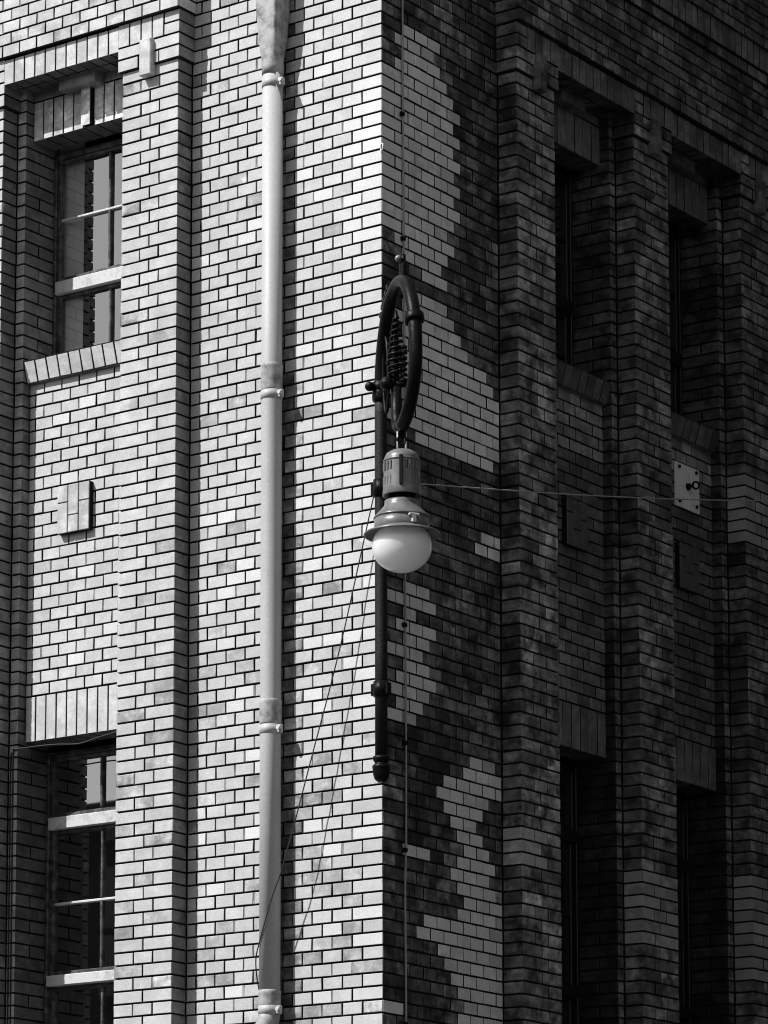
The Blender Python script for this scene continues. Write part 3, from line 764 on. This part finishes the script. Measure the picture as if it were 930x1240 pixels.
# ------------------------------------------------------------------ cables, eyes and plate
def P(u, w, m, F=FL): return F.p(u, w, m)
def spline(pts, n=8):
    pts = [Vector(p) for p in pts]; out = []
    for i in range(len(pts)-1):
        p0, p1, p2, p3 = pts[max(i-1, 0)], pts[i], pts[i+1], pts[min(i+2, len(pts)-1)]
        for k in range(n):
            t = k/n
            out.append(.5*((2*p1)+(-p0+p2)*t+(2*p0-5*p1+4*p2-p3)*t*t+(-p0+3*p1-3*p2+p3)*t**3))
    out.append(pts[-1]); return out
CB = empty('conductor_cable', (.1*H, 1.5*H, Z(80))); tag(CB, 'thin grey cable running straight down the shaded wall behind the lamp', 'cable')
mb = MB(); pts = [FR.p(1.44, .1, -14), FR.p(1.44, .1, 0), FR.p(1.45, .1, 7.5), FR.p(1.5, .1, 17.5), FR.p(1.52, .1, 30), FR.p(1.54, .1, 47.5), FR.p(1.57, .1, 56.5), FR.p(1.56, .1, 64), FR.p(1.44, .14, 66.5), FR.p(1.40, .16, 69), FR.p(1.46, .13, 72), FR.p(1.53, .1, 77), FR.p(1.53, .1, 100), FR.p(1.53, 1.8, 101), FR.p(1.53, 1.8, 132)]
mb.tube(spline(pts, 5), .0052, 8); sub('cable_run', mb, M['cable'], CB)
for m, u in ((7.5, 1.45), (17.4, 1.5), (47.5, 1.54), (56.5, 1.57), (64.6, 1.53), (77.6, 1.53)):
    k = MB(); k.obox(FR.p(u-.04, .09, m), FR.U(), FR.W(), Vector((0, 0, 1)), (.015, .010, .012), .004); sub('cable_clip', k, M['black_iron'], CB)
SW = empty('stay_wire', (LX, LY, Z(39.2))); tag(SW, 'taut thin wire running from the lamp along the shaded wall', 'wire')
a0 = Vector((LX+.10, LY+.02, Z(39.2))); a1 = FR.p(39.3, 1.12, 26.6-.0)
a1 = FR.p(40.5, 1.2, 22.9)
mb = MB(); q = [a0.lerp(a1, t/20)-Vector((0, 0, .035*math.sin(math.pi*t/20))) for t in range(21)]; mb.tube(q, .0036, 8); sub('wire_run', mb, M['cable'], SW)
mb = MB(); mb.tube([a1, a1-Vector((.03, 0, 0))], .012, 8); sub('wall_eye', mb, M['galv'], SW)
GW = empty('guy_wire', tuple(P(-.1+.6, .45, 38.4))); tag(GW, 'thin black wire slanting from the bracket pole to the drainpipe', 'wire')
gp = [(0.201, 0.30, 38.10), (0.931, 0.44, 43.71), (1.488, 0.56, 48.03), (2.092, 0.70, 52.34), (2.895, 0.88, 57.55), (3.655, 1.03, 62.51), (4.04, 1.08, 64.75), (4.32, 1.09, 66.26), (4.7, 1.10, 67.76), (5.04, 1.10, 69.45), (5.4, 1.05, 71.19), (5.66, .95, 72.37), (5.76, .75, 73.75), (5.74, .55, 75.0)]
mb = MB(); mb.tube(spline([P(*g) for g in gp], 5), .0034, 8); sub('wire_run', mb, M['black_cable'], GW)
BW = empty('bell_wire', tuple(P(19.5, .05, 54))); tag(BW, 'thin dark wire sagging under the lower window lintel', 'wire')
mb = MB(); mb.tube(spline([P(19.6, .03, 84), P(19.66, .03, 60), P(19.66, .03, 54), P(19.5, .06, 53.45), P(18.6, -.02, 53.35), P(17.3, -.05, 53.42), P(16.0, 0, 53.65), P(15.0, 0, 53.4), P(13.7, 0, 53.1)], 6), .0042, 8); sub('wire_run', mb, M['black_cable'], BW)
mb = MB(); mb.tube(spline([P(19.77, .03, 84), P(19.8, .03, 60), P(19.8, .03, 54.5), P(19.72, .05, 53.6)], 6), .0042, 8); sub('wire_run', mb, M['black_cable'], BW)
EY = empty('eye_hook', tuple(P(-.02, .12, 11))); tag(EY, 'tiny pale ring hook screwed into the wall corner', 'hook')
mb = MB(); c = P(-.08, .10, 10.95); mb.tube([c+Vector((.010*math.cos(a), -.010*math.cos(a)*.3, .019*math.sin(a))) for a in [2*math.pi*k/16 for k in range(17)]], .0042, 8, False); mb.tube([c+Vector((0, 0, -.019)), P(.02, -.02, 11.3)], .004, 8); sub('ring', mb, M['galv'], EY)
PL = empty('anchor_plate', tuple(FR.p(26, -.5, 29))); tag(PL, 'pale square steel plate with a black eyebolt on the shaded panel', 'plate')
mb = MB(); pw, ph = 1.12*H, 1.93*CO; pc = FR.p(25.98, -.44, 27.05)
mb.obox(pc, FR.U(), FR.W(), Vector((0, 0, 1)), (pw, .006, ph), .002); sub('plate', mb, M['plate'], PL)
for su, sm in ((-.8, -1.55), (.8, -1.6), (-.8, 1.45), (.8, 1.4)):
    k = MB(); b0 = pc+FR.U()*su*H+Vector((0, 0, -sm*CO*1.0)); k.tube([b0, b0+FR.W()*.016], .011, 8); sub('bolt', k, M['black_iron'], PL)
k = MB(); b0 = pc+Vector((0, 0, .005)); k.tube([b0, b0+FR.W()*.024], [.024, .018], 12); k.tube([b0+FR.W()*.02, b0+FR.W()*.045], .010, 8)
c = b0+FR.W()*.062; k.tube([c+(FR.W()*.75+FR.U()*.66)*.019*math.cos(a)+Vector((0, 0, .021*math.sin(a))) for a in [2*math.pi*j/20 for j in range(21)]], .0068, 8, False); sub('eyebolt', k, M['black_iron'], PL)

# ------------------------------------------------------------------ street, what stands opposite, and an added shade block
mb = MB(); mb.quad([(-400, -400, -.154), (400, -400, -.154), (400, 400, -.154), (-400, 400, -.154)]); o = mb.build('ground', M['asphalt']); o['kind'] = 'structure'
mb = MB(); mb.quad([(-60, -21, -.15), (60, -21, -.15), (60, -4, -.15), (-60, -4, -.15)]); o = mb.build('road', M['asphalt']); o['kind'] = 'structure'
mb = MB(); mb.box((-60, -4, -.14), (3.2, -.21, 0), .02); mb.box((.21, -.21, -.14), (1.6, 30, 0), .02); o = mb.build('pavement', M['paving']); o['kind'] = 'structure'
OB = empty('opposite_building', (-30, -30, 0)); tag(OB, 'dark block across the street with a flat parapet', 'building')
mb = MB(); mb.box((-60, -40, 0), (30, -26.01, 11.1), .05); keep(mb.build('wall', M['far_brick']), OB)
mb = MB(); mb.box((-60, -40, 11.1), (30, -25.8, 11.35), .03); keep(mb.build('parapet', M['far_brick']), OB)
SB = empty('shade_block', (8, 10, 0)); tag(SB, 'unseen dark block added across the side lane to darken the shaded wall', 'building')  # unseen block, added to cut sky light on the shaded wall
mb = MB(); mb.box((4.4, 1.2, 0), (16, 40, 20)); keep(mb.build('wall', M['far_brick']), SB)

# ------------------------------------------------------------------ light and camera
w = bpy.data.worlds.new('World'); S.world = w; w.use_nodes = True
nt = w.node_tree; bg = nt.nodes['Background']
sky = nt.nodes.new('ShaderNodeTexSky'); sky.sky_type = 'NISHITA'; sky.sun_disc = False
travel = Vector((.60, 1.0, -1.25)).normalized(); to = -travel
sky.sun_elevation = math.asin(to.z); sky.sun_rotation = math.atan2(to.x, to.y)
sky.air_density = 1.0; sky.dust_density = 1.0
bw = nt.nodes.new('ShaderNodeRGBToBW'); nt.links.new(sky.outputs[0], bw.inputs[0]); nt.links.new(bw.outputs[0], bg.inputs[0])
bg.inputs[1].default_value = .118
sl = bpy.data.lights.new('sun', 'SUN'); sl.energy = 5.0; sl.angle = math.radians(.53); sl.color = (1, 1, 1)
so = bpy.data.objects.new('sun', sl); COL.objects.link(so); so.rotation_euler = travel.to_track_quat('-Z', 'Y').to_euler(); so.location = (-10, -20, 25)

cam = bpy.data.cameras.new('camera'); co = bpy.data.objects.new('camera', cam); COL.objects.link(co); S.camera = co
yaw, pit, rol = -.6623, .1529, .0081
f = Vector((math.sin(yaw)*math.cos(pit), math.cos(yaw)*math.cos(pit), math.sin(pit)))
r = Vector((math.cos(yaw), -math.sin(yaw), 0)); u = r.cross(f)
c_, s_ = math.cos(rol), math.sin(rol)
r2 = r*c_+u*s_; u2 = -r*s_+u*c_
mat = Matrix((r2, u2, -f)).transposed().to_4x4()
mat.translation = Vector((150.3004*CO, -219.6712*CO, ZT-109.6663*CO))
co.matrix_world = mat
FPX, CXP, CYP = 4430.5, 190.45, 1088.44
cam.sensor_fit = 'VERTICAL'; cam.sensor_height = 24; cam.sensor_width = 18
cam.lens = FPX*24/1240
cam.shift_x = (465-CXP)/1240; cam.shift_y = (CYP-620)/1240
cam.clip_start = .1; cam.clip_end = 1500
S.view_settings.view_transform = 'Standard'; S.view_settings.look = 'None'; S.view_settings.exposure = .28; S.view_settings.gamma = 1.0
S.cycles.filter_width = 1.05; S.cycles.max_bounces = 24; S.cycles.diffuse_bounces = 16; S.cycles.transmission_bounces = 16
S.render.resolution_x = 768; S.render.resolution_y = 1024
